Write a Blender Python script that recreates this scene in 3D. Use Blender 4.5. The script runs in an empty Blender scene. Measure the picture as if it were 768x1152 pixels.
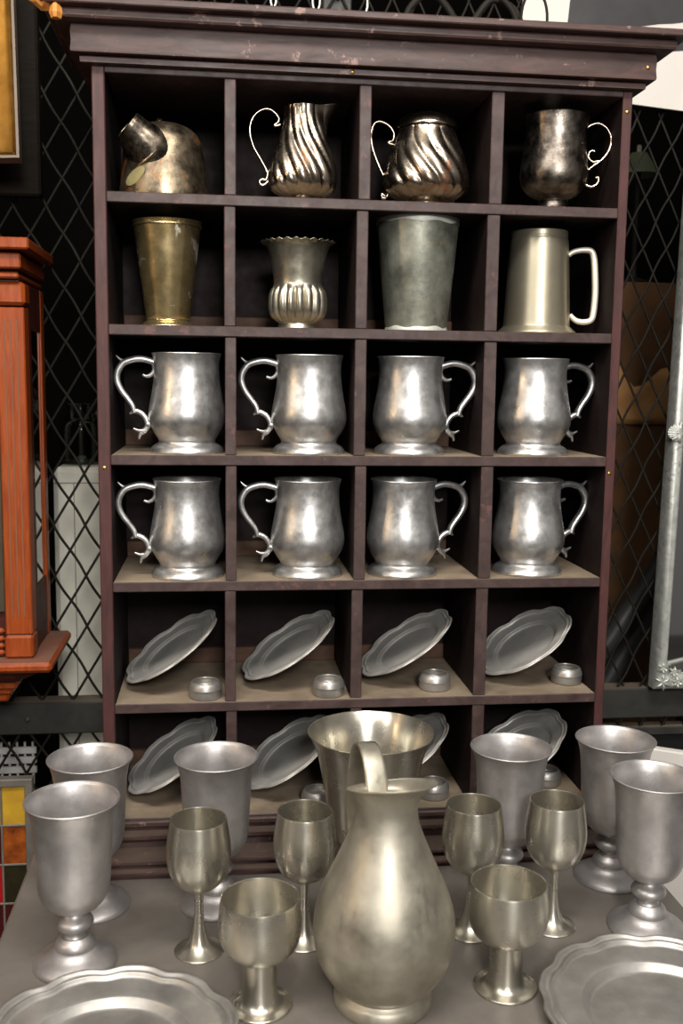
import bpy, math, random
from mathutils import Vector, Matrix
random.seed(7)
PI = math.pi
scene = bpy.context.scene
col = scene.collection

# ------------------------------------------------------------------ colours / materials
def lin(c):
    def f(v):
        v /= 255.0
        return v / 12.92 if v <= .04045 else ((v + .055) / 1.055) ** 2.4
    return (f(c[0]), f(c[1]), f(c[2]), 1)

class NT:
    """small helper round a material's node tree"""
    def __init__(s, name):
        s.m = bpy.data.materials.new(name); s.m.use_nodes = True
        s.t = s.m.node_tree; s.b = s.t.nodes['Principled BSDF']
        s.x = -300
    def n(s, typ, **kw):
        nd = s.t.nodes.new(typ); s.x -= 60; nd.location = (s.x, 0)
        for k, v in kw.items(): setattr(nd, k, v)
        return nd
    def l(s, a, b): s.t.links.new(a, b)
    def coord(s, scale=(1, 1, 1), rnd=True):
        tc = s.n('ShaderNodeTexCoord'); mp = s.n('ShaderNodeMapping')
        mp.inputs['Scale'].default_value = scale
        s.l(tc.outputs['Object'], mp.inputs['Vector'])
        if rnd:
            oi = s.n('ShaderNodeObjectInfo'); ml = s.n('ShaderNodeMath', operation='MULTIPLY')
            ml.inputs[1].default_value = 37.0
            s.l(oi.outputs['Random'], ml.inputs[0])
            cb = s.n('ShaderNodeCombineXYZ')
            for i in range(3): s.l(ml.outputs[0], cb.inputs[i])
            s.l(cb.outputs[0], mp.inputs['Location'])
        return mp.outputs[0]
    def noise(s, vec, scale, detail=4, rough=.6, dist=0):
        nz = s.n('ShaderNodeTexNoise'); nz.inputs['Scale'].default_value = scale
        nz.inputs['Detail'].default_value = detail; nz.inputs['Roughness'].default_value = rough
        nz.inputs['Distortion'].default_value = dist
        s.l(vec, nz.inputs['Vector']); return nz.outputs['Fac']
    def ramp(s, fac, stops):
        r = s.n('ShaderNodeValToRGB'); e = r.color_ramp.elements
        while len(e) < len(stops): e.new(.5)
        for i, (p, c) in enumerate(stops):
            e[i].position = p; e[i].color = c if len(c) == 4 else (*c, 1)
        s.l(fac, r.inputs[0]); return r.outputs[0]
    def mix(s, fac, a, b, blend='MIX'):
        m = s.n('ShaderNodeMix', data_type='RGBA', blend_type=blend)
        for sock, v in ((m.inputs[0], fac), (m.inputs[6], a), (m.inputs[7], b)):
            if hasattr(v, 'is_output'): s.l(v, sock)
            else: sock.default_value = v
        return m.outputs[2]
    def rng(s, fac, a, b, lo=0, hi=1):
        m = s.n('ShaderNodeMapRange'); m.inputs[1].default_value = lo; m.inputs[2].default_value = hi
        m.inputs[3].default_value = a; m.inputs[4].default_value = b
        s.l(fac, m.inputs[0]); return m.outputs[0]
    def bump(s, h, strength, dist=.001):
        b = s.n('ShaderNodeBump'); b.inputs['Strength'].default_value = strength
        b.inputs['Distance'].default_value = dist
        s.l(h, b.inputs['Height']); s.l(b.outputs[0], s.b.inputs['Normal'])
    def set(s, **kw):
        for k, v in kw.items():
            i = s.b.inputs[k.replace('_', ' ')]
            if hasattr(v, 'is_output'): s.l(v, i)
            else: i.default_value = v

def metal(name, c1, c2, rough=(.25, .4), scale=14, bump=.08, bscale=120, stain=None, stain_lo=.62, stain_hi=.7, brushed=False, sscale=22, met=1.0):
    k = NT(name); v = k.coord()
    n1 = k.noise(v, scale, 5, .65)
    c = k.ramp(n1, [(.32, lin(c1)), (.68, lin(c2))])
    r = k.rng(k.noise(v, scale * 2.3, 4), rough[0], rough[1], .3, .7)
    if stain:
        m = k.ramp(k.noise(v, sscale, 6, .7, .6), [(stain_lo, (0, 0, 0)), (stain_hi, (1, 1, 1))])
        c = k.mix(m, c, lin(stain))
        mm = k.n('ShaderNodeMath', operation='MULTIPLY_ADD'); mm.inputs[1].default_value = .25
        k.l(m, mm.inputs[0]); k.l(r, mm.inputs[2]); r = mm.outputs[0]
    k.set(Base_Color=c, Metallic=met, Roughness=r)
    if brushed:
        tg = k.n('ShaderNodeTangent', direction_type='RADIAL', axis='Z'); k.l(tg.outputs[0], k.b.inputs['Tangent'])
        k.set(Anisotropic=.7, Anisotropic_Rotation=.25)
        vb = k.coord((1, 1, 40)); k.bump(k.noise(vb, 30, 3), bump * .3, .0003)
    else:
        k.bump(k.noise(v, bscale, 4, .7), bump, .0006)
    return k.m

def wood(name, c1, c2, rough=(.4, .6), scale=(4, 4, 40), dust=None, dust_amt=.8, chip=None, spec=.4, bump=.15, dlo=.3, dhi=.6):
    k = NT(name); v = k.coord(scale)
    c = k.ramp(k.noise(v, 6, 6, .65, .8), [(.3, lin(c1)), (.7, lin(c2))])
    if chip:
        c = k.mix(k.ramp(k.noise(k.coord((1, 1, 1)), 45, 5, .7), [(.61, (0, 0, 0)), (.67, (1, 1, 1))]), c, lin(chip))
    r = k.rng(k.noise(v, 9), rough[0], rough[1], .3, .7)
    if dust:
        g = k.n('ShaderNodeNewGeometry'); sx = k.n('ShaderNodeSeparateXYZ'); k.l(g.outputs['Normal'], sx.inputs[0])
        up = k.rng(sx.outputs[2], 0, dust_amt, .85, .97)
        dn = k.rng(k.noise(k.coord(), 18, 6, .7), .55, 1, dlo, dhi)
        mu = k.n('ShaderNodeMath', operation='MULTIPLY'); k.l(up, mu.inputs[0]); k.l(dn, mu.inputs[1])
        c = k.mix(mu.outputs[0], c, lin(dust))
        r2 = k.n('ShaderNodeMath', operation='MAXIMUM'); k.l(r, r2.inputs[0]); k.l(mu.outputs[0], r2.inputs[1]); r = r2.outputs[0]
    k.set(Base_Color=c, Roughness=r, Specular_IOR_Level=spec)
    k.bump(k.noise(v, 12, 5), bump, .001)
    return k.m

def plain(name, c, rough=.6, metallic=0, c2=None, scale=8, bump=0, spec=.4):
    k = NT(name); v = k.coord()
    cc = k.ramp(k.noise(v, scale, 5), [(.3, lin(c)), (.7, lin(c2 or [x * .88 for x in c]))])
    k.set(Base_Color=cc, Roughness=rough, Metallic=metallic, Specular_IOR_Level=spec)
    if bump: k.bump(k.noise(v, scale * 6, 4), bump, .001)
    return k.m

M = {}
M['mug'] = metal('polished aluminium', (172, 170, 168), (232, 231, 229), (.27, .46), 34, .20, 170, stain=(132, 116, 94), stain_lo=.69, stain_hi=.73, met=.9)
M['goblet'] = metal('cast aluminium', (166, 162, 161), (198, 194, 192), (.38, .52), 24, .32, 200, met=.82)
M['pewter'] = metal('brushed warm pewter', (186, 181, 167), (208, 203, 190), (.24, .34), 14, .035, 90, brushed=True, met=.92)
k = NT('old warm pewter'); v = k.coord(); vs_ = k.coord((1, 1, .16))
c = k.ramp(k.noise(v, 20, 5, .65), [(.32, lin((164, 158, 143))), (.68, lin((200, 194, 178)))])
st = k.ramp(k.noise(vs_, 130, 3, .6), [(.52, (0, 0, 0)), (.60, (1, 1, 1))]); pt = k.ramp(k.noise(v, 16, 3), [(.47, (0, 0, 0)), (.58, (1, 1, 1))])
mu = k.n('ShaderNodeMath', operation='MULTIPLY'); k.l(st, mu.inputs[0]); k.l(pt, mu.inputs[1])
base_r = k.rng(k.noise(v, 40, 4), .42, .54, .3, .7); sb = k.n('ShaderNodeMath', operation='MULTIPLY_ADD'); sb.inputs[1].default_value = -.12
k.l(mu.outputs[0], sb.inputs[0]); k.l(base_r, sb.inputs[2])
k.set(Base_Color=c, Metallic=.88, Roughness=sb.outputs[0]); k.bump(k.noise(v, 60, 4, .7), .16, .0006); M['pitcher'] = k.m
M['plate'] = metal('grey pewter plate', (150, 147, 143), (182, 179, 174), (.34, .48), 20, .16, 130, met=.74)
M['plate_dull'] = metal('dull grey pewter', (168, 165, 160), (196, 193, 187), (.42, .55), 20, .16, 130, met=.42)
M['silver'] = metal('tarnished silver', (120, 106, 92), (196, 184, 168), (.2, .34), 24, .05, 60, stain=(160, 96, 56), stain_lo=.58, stain_hi=.7)
M['silver_dark'] = metal('blackened silver', (40, 37, 35), (150, 140, 130), (.24, .44), 42, .7, 90)
M['silver_wire'] = metal('bright silver wire', (180, 164, 144), (214, 198, 180), (.2, .3), 20, .02)
M['pot'] = metal('worn silver plate', (72, 63, 52), (166, 150, 126), (.24, .48), 40, .35, 130, stain=(160, 96, 40), stain_lo=.57, stain_hi=.64, sscale=26, met=.92)
M['pot_dark'] = metal('tarnished spout', (44, 40, 36), (146, 134, 118), (.25, .5), 60, .4, 110)
M['brass'] = metal('worn brass plate', (170, 146, 96), (208, 188, 142), (.2, .32), 22, .05, 60, stain=(222, 216, 200), stain_lo=.57, stain_hi=.62, sscale=16, met=.92)
M['vase'] = metal('worn silver vase', (146, 140, 124), (190, 184, 166), (.26, .42), 30, .2, 100, stain=(160, 100, 66), stain_lo=.6, stain_hi=.68, met=.9)
M['tin'] = metal('dull grey tin', (98, 100, 90), (160, 160, 146), (.36, .56), 26, .35, 90, stain=(132, 116, 88), stain_lo=.56, stain_hi=.7, met=.65)
M['tin_white'] = metal('whitened tin', (186, 188, 180), (214, 214, 206), (.5, .6), 40, .3, 80, met=.3)
M['tankard'] = metal('satin pewter', (176, 168, 146), (196, 188, 166), (.4, .5), 12, .08, 90, brushed=True, met=.85)
M['cream'] = metal('pale cast pewter', (222, 214, 196), (236, 228, 212), (.4, .5), 14, .05, 90, met=.6)
M['sticker'] = plain('yellowed patch', (150, 140, 98), .45, .2, (122, 112, 74), 40)
M['wood'] = wood('dark mahogany paint', (52, 38, 36), (80, 63, 60), (.42, .6), (6, 6, 6), dust=(150, 134, 113), dust_amt=.92, chip=(96, 66, 62), bump=.25)
M['wood_red'] = wood('reddish mahogany', (56, 36, 35), (84, 48, 45), (.42, .6), (14, 14, 3), dust=(128, 114, 98), dust_amt=.8, bump=.2)
M['wood_shaded'] = wood('inside boards toned for shade', (22, 14, 14), (34, 22, 21), (.6, .75), (8, 8, 8), bump=.2, spec=.2)  # cabinet wood with the pigeonholes' shade mixed into its colour
M['crown'] = wood('crown mahogany', (52, 36, 34), (86, 63, 58), (.4, .55), (3, 14, 14), dust=(110, 98, 88), dust_amt=.6, chip=(136, 108, 98), bump=.25)
M['batten'] = wood('brown batten', (70, 48, 36), (96, 70, 54), (.6, .8), (4, 10, 10))
M['raw'] = wood('bare broken wood', (190, 118, 48), (226, 158, 84), (.6, .8), (20, 8, 8), bump=.5)
M['screw'] = plain('brass screw', (206, 160, 84), .35, 1.0)
M['table'] = wood('grey table paint', (102, 96, 90), (116, 110, 103), (.34, .5), (3, 3, 3), spec=.5, bump=.06)
M['iron'] = plain('dark iron', (28, 26, 22), .6, 0, (40, 36, 31), 30, .3, .15)
M['rail'] = wood('dark steel rail', (44, 44, 42), (60, 58, 54), (.45, .6), (5, 5, 5), dust=(120, 106, 90), dust_amt=.9, spec=.4)
M['clock'] = wood('orange red cherry', (126, 50, 17), (158, 74, 26), (.28, .42), (26, 26, 3), dust=(112, 84, 70), dust_amt=.85, spec=.5, bump=.1)
M['clock_dark'] = wood('brown cherry', (58, 22, 16), (80, 34, 22), (.35, .5), (26, 26, 3))
M['groove'] = plain('dull groove', (128, 84, 56), .6)
M['gilt'] = metal('old gilt', (132, 92, 38), (170, 124, 58), (.35, .5), 20, .2, 70)
M['frame_grey'] = plain('grey frame edge', (112, 100, 88), .5, .3)
M['canvas'] = plain('dark canvas', (70, 60, 44), .6, 0, (52, 44, 30), 20)
M['board_dark'] = wood('dark brown board', (20, 16, 12), (28, 23, 17), (.6, .8), (4, 4, 30), spec=.08)
M['white'] = plain('white board', (214, 209, 202), .6, 0, (206, 200, 192), 5)
M['print'] = plain('charcoal print', (58, 57, 58), .55, 0, (44, 43, 45), 14)
M['door_white'] = plain('aged white paint', (232, 228, 212), .55, 0, (214, 210, 194), 12, .1)
M['seam'] = plain('seam', (70, 64, 54), .7)
M['mirror_frame'] = metal('antique silver frame', (186, 188, 180), (230, 231, 224), (.4, .6), 60, .7, 130, stain=(150, 150, 140), stain_lo=.58, stain_hi=.66, sscale=60, met=.7)
M['mirror'] = plain('mirror glass', (224, 228, 230), .03, 1.0, (222, 226, 228))
M['card'] = plain('brown cardboard', (98, 66, 36), .85, 0, (76, 50, 26), 16, .3)
M['paper'] = plain('crumpled brown paper', (196, 146, 90), .75, 0, (160, 114, 66), 16, .5)
M['pipe'] = plain('dark grey pipe', (62, 62, 60), .45, .2)
M['green'] = plain('pale green shade', (150, 162, 130), .4)
M['shelfwall'] = plain('dark store wall', (15, 14, 13), .9, 0, (11, 11, 10), 4, 0, 0)
M['floor'] = plain('dark concrete', (78, 72, 66), .7, 0, (62, 58, 54), 4, .1)
M['lead'] = plain('lead came', (92, 88, 82), .55, .2, (116, 110, 102), 30, .2)
M['glass_y'] = plain('yellow art glass', (190, 152, 44), .3, 0, (160, 122, 40), 30)
M['glass_o'] = plain('amber mottled glass', (160, 82, 28), .25, 0, (92, 40, 16), 60)
M['glass_r'] = plain('red art glass', (160, 22, 22), .25, 0, (120, 14, 16), 18)
M['glass_g'] = plain('dark green glass', (44, 42, 22), .2, 0, (30, 24, 14), 30)
M['glass_m'] = plain('maroon art glass', (80, 20, 22), .25, 0, (50, 16, 16), 30)
M['black'] = plain('black panel', (18, 18, 18), .6)
M['crate'] = plain('white plastic', (210, 208, 204), .5)
g = NT('clear jar glass'); g.set(Base_Color=lin((210, 216, 205)), Roughness=.05, Transmission_Weight=1.0, IOR=1.45); M['jar'] = g.m

# ------------------------------------------------------------------ mesh building
def crom(pts, n=6):
    """Catmull-Rom through the points (tuples of any dimension)"""
    if len(pts) < 3: return [tuple(p) for p in pts]
    out = []
    P = [pts[0]] + list(pts) + [pts[-1]]
    for i in range(1, len(P) - 2):
        a, b, c, d = P[i - 1], P[i], P[i + 1], P[i + 2]
        for k in range(n):
            t = k / n
            out.append(tuple(.5 * (2 * b[j] + (c[j] - a[j]) * t + (2 * a[j] - 5 * b[j] + 4 * c[j] - d[j]) * t * t + (3 * b[j] - a[j] - 3 * c[j] + d[j]) * t ** 3) for j in range(len(b))))
    out.append(tuple(pts[-1]))
    return out

class MB:
    def __init__(s): s.v = []; s.f = []; s.mi = []
    def add(s, vs, fs, mi=0):
        o = len(s.v); s.v += [tuple(v) for v in vs]
        for f in fs: s.f.append([o + i for i in f]); s.mi.append(mi)
        return s
    def box(s, x0, x1, y0, y1, z0, z1, bev=0, mi=0):
        if bev <= 0:
            vs = [(x, y, z) for z in (z0, z1) for y in (y0, y1) for x in (x0, x1)]
            return s.add(vs, [(0, 2, 3, 1), (4, 5, 7, 6), (0, 1, 5, 4), (2, 6, 7, 3), (0, 4, 6, 2), (1, 3, 7, 5)], mi)
        b = min(bev, (x1 - x0) / 2.01, (y1 - y0) / 2.01, (z1 - z0) / 2.01)
        X = (x0, x1); Y = (y0, y1); Z = (z0, z1); vs = []; idx = {}
        for i in (0, 1):
            for j in (0, 1):
                for k in (0, 1):
                    sx, sy, sz = (1, -1)[i], (1, -1)[j], (1, -1)[k]
                    for ax, p in enumerate(((X[i], Y[j] + sy * b, Z[k] + sz * b), (X[i] + sx * b, Y[j], Z[k] + sz * b), (X[i] + sx * b, Y[j] + sy * b, Z[k]))):
                        idx[i, j, k, ax] = len(vs); vs.append(p)
        c = Vector(((x0 + x1) / 2, (y0 + y1) / 2, (z0 + z1) / 2)); fs = []
        def face(ids):
            ps = [Vector(vs[i]) for i in ids]; n = (ps[1] - ps[0]).cross(ps[2] - ps[0])
            m = sum(ps, Vector()) / len(ps) - c
            fs.append(ids if n.dot(m) > 0 else ids[::-1])
        q = ((0, 0), (0, 1), (1, 1), (1, 0))
        for i in (0, 1):
            face([idx[i, a, d, 0] for a, d in q]); face([idx[a, i, d, 1] for a, d in q]); face([idx[a, d, i, 2] for a, d in q])
        for a in (0, 1):
            for d in (0, 1):
                face([idx[a, d, 0, 0], idx[a, d, 1, 0], idx[a, d, 1, 1], idx[a, d, 0, 1]])
                face([idx[a, 0, d, 0], idx[a, 1, d, 0], idx[a, 1, d, 2], idx[a, 0, d, 2]])
                face([idx[0, a, d, 1], idx[1, a, d, 1], idx[1, a, d, 2], idx[0, a, d, 2]])
                for e in (0, 1): face([idx[a, d, e, 0], idx[a, d, e, 1], idx[a, d, e, 2]])
        return s.add(vs, fs, mi)
    def lathe(s, prof, n=64, mod=None, c=(0, 0, 0), mi=0):
        """prof: list of (r,z), outer bottom first, going up the outside"""
        vs = []; fs = []; rows = []
        for r, z in prof:
            if r < 1e-5:
                rows.append([len(vs)] * n); vs.append((c[0], c[1], c[2] + z)); continue
            row = []
            for i in range(n):
                t = 2 * PI * i / n; rr, zz = (r, z) if mod is None else mod(t, r, z)
                row.append(len(vs)); vs.append((c[0] + rr * math.cos(t), c[1] + rr * math.sin(t), c[2] + zz))
            rows.append(row)
        for a, b in zip(rows, rows[1:]):
            for i in range(n):
                j = (i + 1) % n; q = [a[i], a[j], b[j], b[i]]; u = []
                for k in q:
                    if k not in u: u.append(k)
                if len(u) > 2: fs.append(u)
        return s.add(vs, fs, mi)
    def tube(s, path, rad, n=8, closed=False, mi=0):
        """round tube along 3-D points; rad a number or a list"""
        P = [Vector(p) for p in path]; m = len(P); R = rad if hasattr(rad, '__len__') else [rad] * m
        T = []
        for i in range(m):
            a = P[i - 1] if (i or closed) else P[i]; b = P[(i + 1) % m] if (i < m - 1 or closed) else P[i]
            T.append((b - a).normalized())
        u = T[0].orthogonal().normalized(); vs = []; fs = []
        for i in range(m):
            u = (u - T[i] * u.dot(T[i])).normalized(); w = T[i].cross(u)
            for k in range(n):
                a = 2 * PI * k / n; vs.append(P[i] + (u * math.cos(a) + w * math.sin(a)) * R[i])
        for i in range(m if closed else m - 1):
            j = (i + 1) % m
            for k in range(n): fs.append((i * n + k, i * n + (k + 1) % n, j * n + (k + 1) % n, j * n + k))
        if not closed: fs += [tuple(range(n))[::-1], tuple((m - 1) * n + k for k in range(n))]
        return s.add(vs, fs, mi)
    def strap(s, path, thick, width, n=12, e=.7, mi=0, plane='xz'):
        """flat-oval section swept along a plane curve; width is across the plane"""
        m = len(path); th = thick if hasattr(thick, '__len__') else [thick] * m; wd = width if hasattr(width, '__len__') else [width] * m
        vs = []; fs = []
        for i in range(m):
            a = path[max(i - 1, 0)]; b = path[min(i + 1, m - 1)]
            tx, tz = b[0] - a[0], b[1] - a[1]; L = math.hypot(tx, tz) or 1; nx, nz = -tz / L, tx / L
            for k in range(n):
                q = 2 * PI * k / n; cc, ss = math.cos(q), math.sin(q)
                p = math.copysign(abs(cc) ** e, cc) * th[i] / 2; w = math.copysign(abs(ss) ** e, ss) * wd[i] / 2
                X, Z = path[i][0] + nx * p, path[i][1] + nz * p
                vs.append((X, w, Z) if plane == 'xz' else (w, X, Z))
        sgn = 1 if plane == 'xz' else -1
        for i in range(m - 1):
            for k in range(n):
                f = (i * n + k, (i + 1) * n + k, (i + 1) * n + (k + 1) % n, i * n + (k + 1) % n)
                fs.append(f if sgn > 0 else f[::-1])
        c0 = tuple(range(n)); c1 = tuple((m - 1) * n + k for k in range(n))
        fs += [c0, c1[::-1]] if sgn > 0 else [c0[::-1], c1]
        return s.add(vs, fs, mi)
    def poly(s, pts, y0, y1, mi=0):
        """prism of an outline given in x,z, between y0 (front) and y1 (back)"""
        n = len(pts); vs = [(x, y0, z) for x, z in pts] + [(x, y1, z) for x, z in pts]
        area = sum(pts[i][0] * pts[(i + 1) % n][1] - pts[(i + 1) % n][0] * pts[i][1] for i in range(n))
        fr = tuple(range(n)); bk = tuple(range(2 * n - 1, n - 1, -1))
        sd = [(i, n + i, n + (i + 1) % n, (i + 1) % n) for i in range(n)]
        fs = [fr, bk] + sd
        if area < 0: fs = [f[::-1] for f in fs]
        return s.add(vs, fs, mi)
    def cornice(s, prof, x0, x1, yb):
        """profile (out,z) carried round left side, front and right side with mitred corners"""
        n = len(prof); vs = []
        for o, z in prof: vs.append((x0 - o, yb, z))
        for o, z in prof: vs.append((x0 - o, -o, z))
        for o, z in prof: vs.append((x1 + o, -o, z))
        for o, z in prof: vs.append((x1 + o, yb, z))
        fs = []
        for k in range(3):
            for i in range(n):
                j = (i + 1) % n; fs.append((k * n + i, (k + 1) * n + i, (k + 1) * n + j, k * n + j))
        fs += [tuple(range(n)), tuple(3 * n + i for i in range(n))[::-1]]
        return s.add(vs, fs)
    def xf(s, mat, start=0):
        for i in range(start, len(s.v)): s.v[i] = tuple(mat @ Vector(s.v[i]))
        return s
    def build(s, name, mats, parent=None, ang=35, loc=None, rot=None):
        me = bpy.data.meshes.new(name); me.from_pydata(s.v, [], s.f); me.validate()
        for m in (mats if isinstance(mats, (list, tuple)) else [mats]): me.materials.append(m)
        if len(me.polygons) == len(s.mi): me.polygons.foreach_set('material_index', s.mi)
        import bmesh
        bm = bmesh.new(); bm.from_mesh(me); bmesh.ops.recalc_face_normals(bm, faces=bm.faces); bm.to_mesh(me); bm.free()
        me.polygons.foreach_set('use_smooth', [True] * len(me.polygons))
        me.set_sharp_from_angle(angle=math.radians(ang)); me.update()
        o = bpy.data.objects.new(name, me); col.objects.link(o)
        if parent: o.parent = parent
        if loc: o.location = loc
        if rot: o.rotation_euler = rot
        return o

def tag(o, label, cat, group=None):
    o['label'] = label; o['category'] = cat
    if group: o['group'] = group
    return o
def thing(name, label, cat, loc=(0, 0, 0), rot=(0, 0, 0), group=None):
    o = bpy.data.objects.new(name, None); col.objects.link(o); o.empty_display_size = .02
    o.location = loc; o.rotation_euler = rot
    return tag(o, label, cat, group)
def dup(root, label, loc, rot=(0, 0, 0), group=None):
    r = root.copy(); col.objects.link(r); r.location = loc; r.rotation_euler = rot; r['label'] = label
    if group: r['group'] = group
    for ch in list(root.children):
        c = ch.copy(); col.objects.link(c); c.parent = r
        for gch in list(ch.children):
            d = gch.copy(); col.objects.link(d); d.parent = c
    return r
def struct(o): o['kind'] = 'structure'; return o

def vessel(outer, t=.0014, floor=.005, lip=0, n=6):
    """outer: list of (r,z) control points from the foot to the rim -> closed wall with an inside"""
    o = crom(outer, n)
    if outer[0][0] > 1e-4: o = [(0, outer[0][1])] + o
    rt, zt = o[-1]
    if lip:
        o += [(rt + lip * .55, zt + lip * .2), (rt + lip * .7, zt + lip * .8), (rt + lip * .2, zt + lip * 1.25), (rt - lip * .6, zt + lip * .9)]
    else:
        o += [(rt - t * .15, zt + t * .45), (rt - t * .5, zt + t * .6), (rt - t * .85, zt + t * .45)]
    inner = [(max(r - t, .0005), z) for r, z in crom(outer, n) if z > floor][::-1]
    inner = [p for p in inner if p[0] > .0006]
    return o + inner + [(inner[-1][0] * .6, floor + .0006), (0, floor)]

TZ = -.2025                      # table top
SH = [.5933, .4468, .2980, .1480, 0.0, -.1434]     # shelf tops, top to bottom
def shade_inside(o, test):  # gives inward faces the wood colour darkened for shade
    o.data.materials.append(M['wood_shaded'])
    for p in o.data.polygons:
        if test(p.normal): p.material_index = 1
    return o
DV = [(.1457, .1586), (.2977, .3115), (.4520, .4672)]
LI, RI, W, D, ST = .0142, .6085, .62, .182, .0118
FLOOR = -.95

# ------------------------------------------------------------------ the cabinet of pigeonholes
cab = thing('pigeonhole_cabinet', 'dark mahogany pigeonhole cabinet with crown moulding standing on the grey table', 'cabinet', (0, 0, TZ))
def cpart(mb, name, m, par=None, **k): mb.xf(Matrix.Translation((0, 0, -TZ))); return mb.build(name, m, par or cab, **k)
YB = D + .008
sideL = cpart(MB().box(0, LI, 0, YB, SH[5] - ST - .003, .735, .0012), 'side_panel', M['wood_red'])
sideR = cpart(MB().box(RI, W, 0, YB, SH[5] - ST - .003, .735, .0012), 'side_panel', M['wood_red'])
backp = cpart(MB().box(LI, RI, D, YB, SH[5] - ST, .735), 'back_panel', M['wood_shaded'])
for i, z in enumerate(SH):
    shade_inside(cpart(MB().box(LI, RI, .0004 * (i % 2), D, z - ST, z, .001), 'shelf', M['wood']), lambda n: n.z < -.9)
tops = [.7196] + [z - ST for z in SH[:-1]]
for r in range(6):
    for a, b in DV:
        j = random.uniform(-.0012, .0012)
        shade_inside(cpart(MB().box(a + j, b + j, .001 + random.uniform(0, .0015), D, SH[r] + .0002, tops[r] - .0002, .001), 'divider', M['wood']), lambda n: abs(n.x) > .9)
edges = [LI] + [e for d in DV for e in d] + [RI]
for r in range(6):
    for c in range(4):
        a, b = edges[2 * c] + .001, edges[2 * c + 1] - .001
        cpart(MB().box(a, b, D - .009, D - .0002, SH[r] + .0002, SH[r] + .021, .001), 'batten', M['batten'], backp)
railT = cpart(MB().box(LI, RI, 0, D, .7196, .7345, .0008), 'top_rail', M['wood'])
shade_inside(sideL, lambda n: n.x > .9); shade_inside(sideR, lambda n: n.x < -.9)
crown = [(0, .7262), (.0105, .7266), (.0108, .7318), (.0103, .7323), (.0075, .7345), (.019, .7347), (.0195, .737), (.0186, .746), (.0192, .755), (.0180, .7635), (.034, .7643), (.0352, .7665), (.0352, .7718), (.034, .7734), (.0335, .7748),
         (.0452, .7752), (.0462, .7765), (.0462, .7815), (.045, .783), (0, .783)]
crownO = cpart(MB().cornice(crown, 0, W, YB), 'crown_moulding', M['crown'], ang=25)
cpart(MB().box(.0005, W - .0005, .0005, YB - .0005, .7345, .7828), 'top_board', M['crown'])
bz = SH[5]
base = [(0, bz - .003), (.003, bz - .0033), (.004, bz - .0045), (.004, bz - .0090), (.001, bz - .0115), (.0005, bz - .0150), (.0105, bz - .0165), (.0125, bz - .0175), (.0125, bz - .0215), (.0070, bz - .0235), (.0030, bz - .0290), (.0040, bz - .0345), (.012, bz - .0360),
        (.0335, bz - .0385), (.0352, bz - .0395), (.0352, bz - .0425), (.0285, bz - .0440), (.0270, bz - .0480), (.0395, bz - .0492), (.0412, bz - .0502), (.0412, bz - .0530), (.0370, bz - .0545), (.0365, TZ + .0002), (0, TZ + .0002)]
mb = MB(); nb = len(base)
mb.add([(0, -o, z) for o, z in base] + [(W, -o, z) for o, z in base], [(k, nb + k, nb + (k + 1) % nb, (k + 1) % nb) for k in range(nb)] + [tuple(range(nb)), tuple(range(2 * nb - 1, nb - 1, -1))])
cpart(mb, 'base_moulding', M['crown'], ang=25)
cpart(MB().box(.0005, W - .0005, .0005, YB - .0005, TZ + .0002, SH[5] - ST - .0002), 'base_board', M['crown'])
# broken corner of the crown with bare wood
mb = MB()
prevs = []
for k, (dx, rr) in enumerate([(-.060, .002), (-.053, .011), (-.044, .0135), (-.034, .012), (-.022, .010), (-.008, .006), (.004, .002)]):
    row = []
    for q in range(9):
        a = 2 * PI * q / 9; f = rr * (1 + .25 * math.sin(3.1 * q + k * 1.7))
        row.append((dx + .004 * math.sin(q * 2.3 + k), -.034 + f * .9 * math.cos(a), .7815 + f * .75 * math.sin(a) + .003 * math.sin(k * 2)))
    prevs += row
fs = [(k * 9 + q, k * 9 + (q + 1) % 9, (k + 1) * 9 + (q + 1) % 9, (k + 1) * 9 + q) for k in range(6) for q in range(9)] + [tuple(range(9)), tuple(54 + q for q in range(9))]
mb.add(prevs, fs)
mb.lathe([(0, -.008), (.005, -.007), (.0068, -.002), (.0062, .004), (.0035, .008), (0, .009)], 10, lambda t, r, z: (r * (1 + .2 * math.sin(3 * t)), z), (-.0305, -.0395, .7672))
o = cpart(mb, 'broken_corner', M['raw'], crownO, ang=20); o['label'] = 'splintered bare orange wood'
for x, z, y, par in ((.613, .278, 0, sideR), (.007, .283, 0, sideL), (.614, .703, 0, sideR), (.288, .7295, -.0108, crownO), (.629, .748, -.0188, crownO)):
    mb = MB().lathe([(0, .0), (.0022, 0), (.0022, .0005), (.0012, .0011), (0, .0012)], 12)
    mb.xf(Matrix.Translation((x, y, z)) @ Matrix.Rotation(PI / 2, 4, 'X'))
    o = cpart(mb, 'screw', M['screw'], par); o['label'] = 'small brass screw head'

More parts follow.
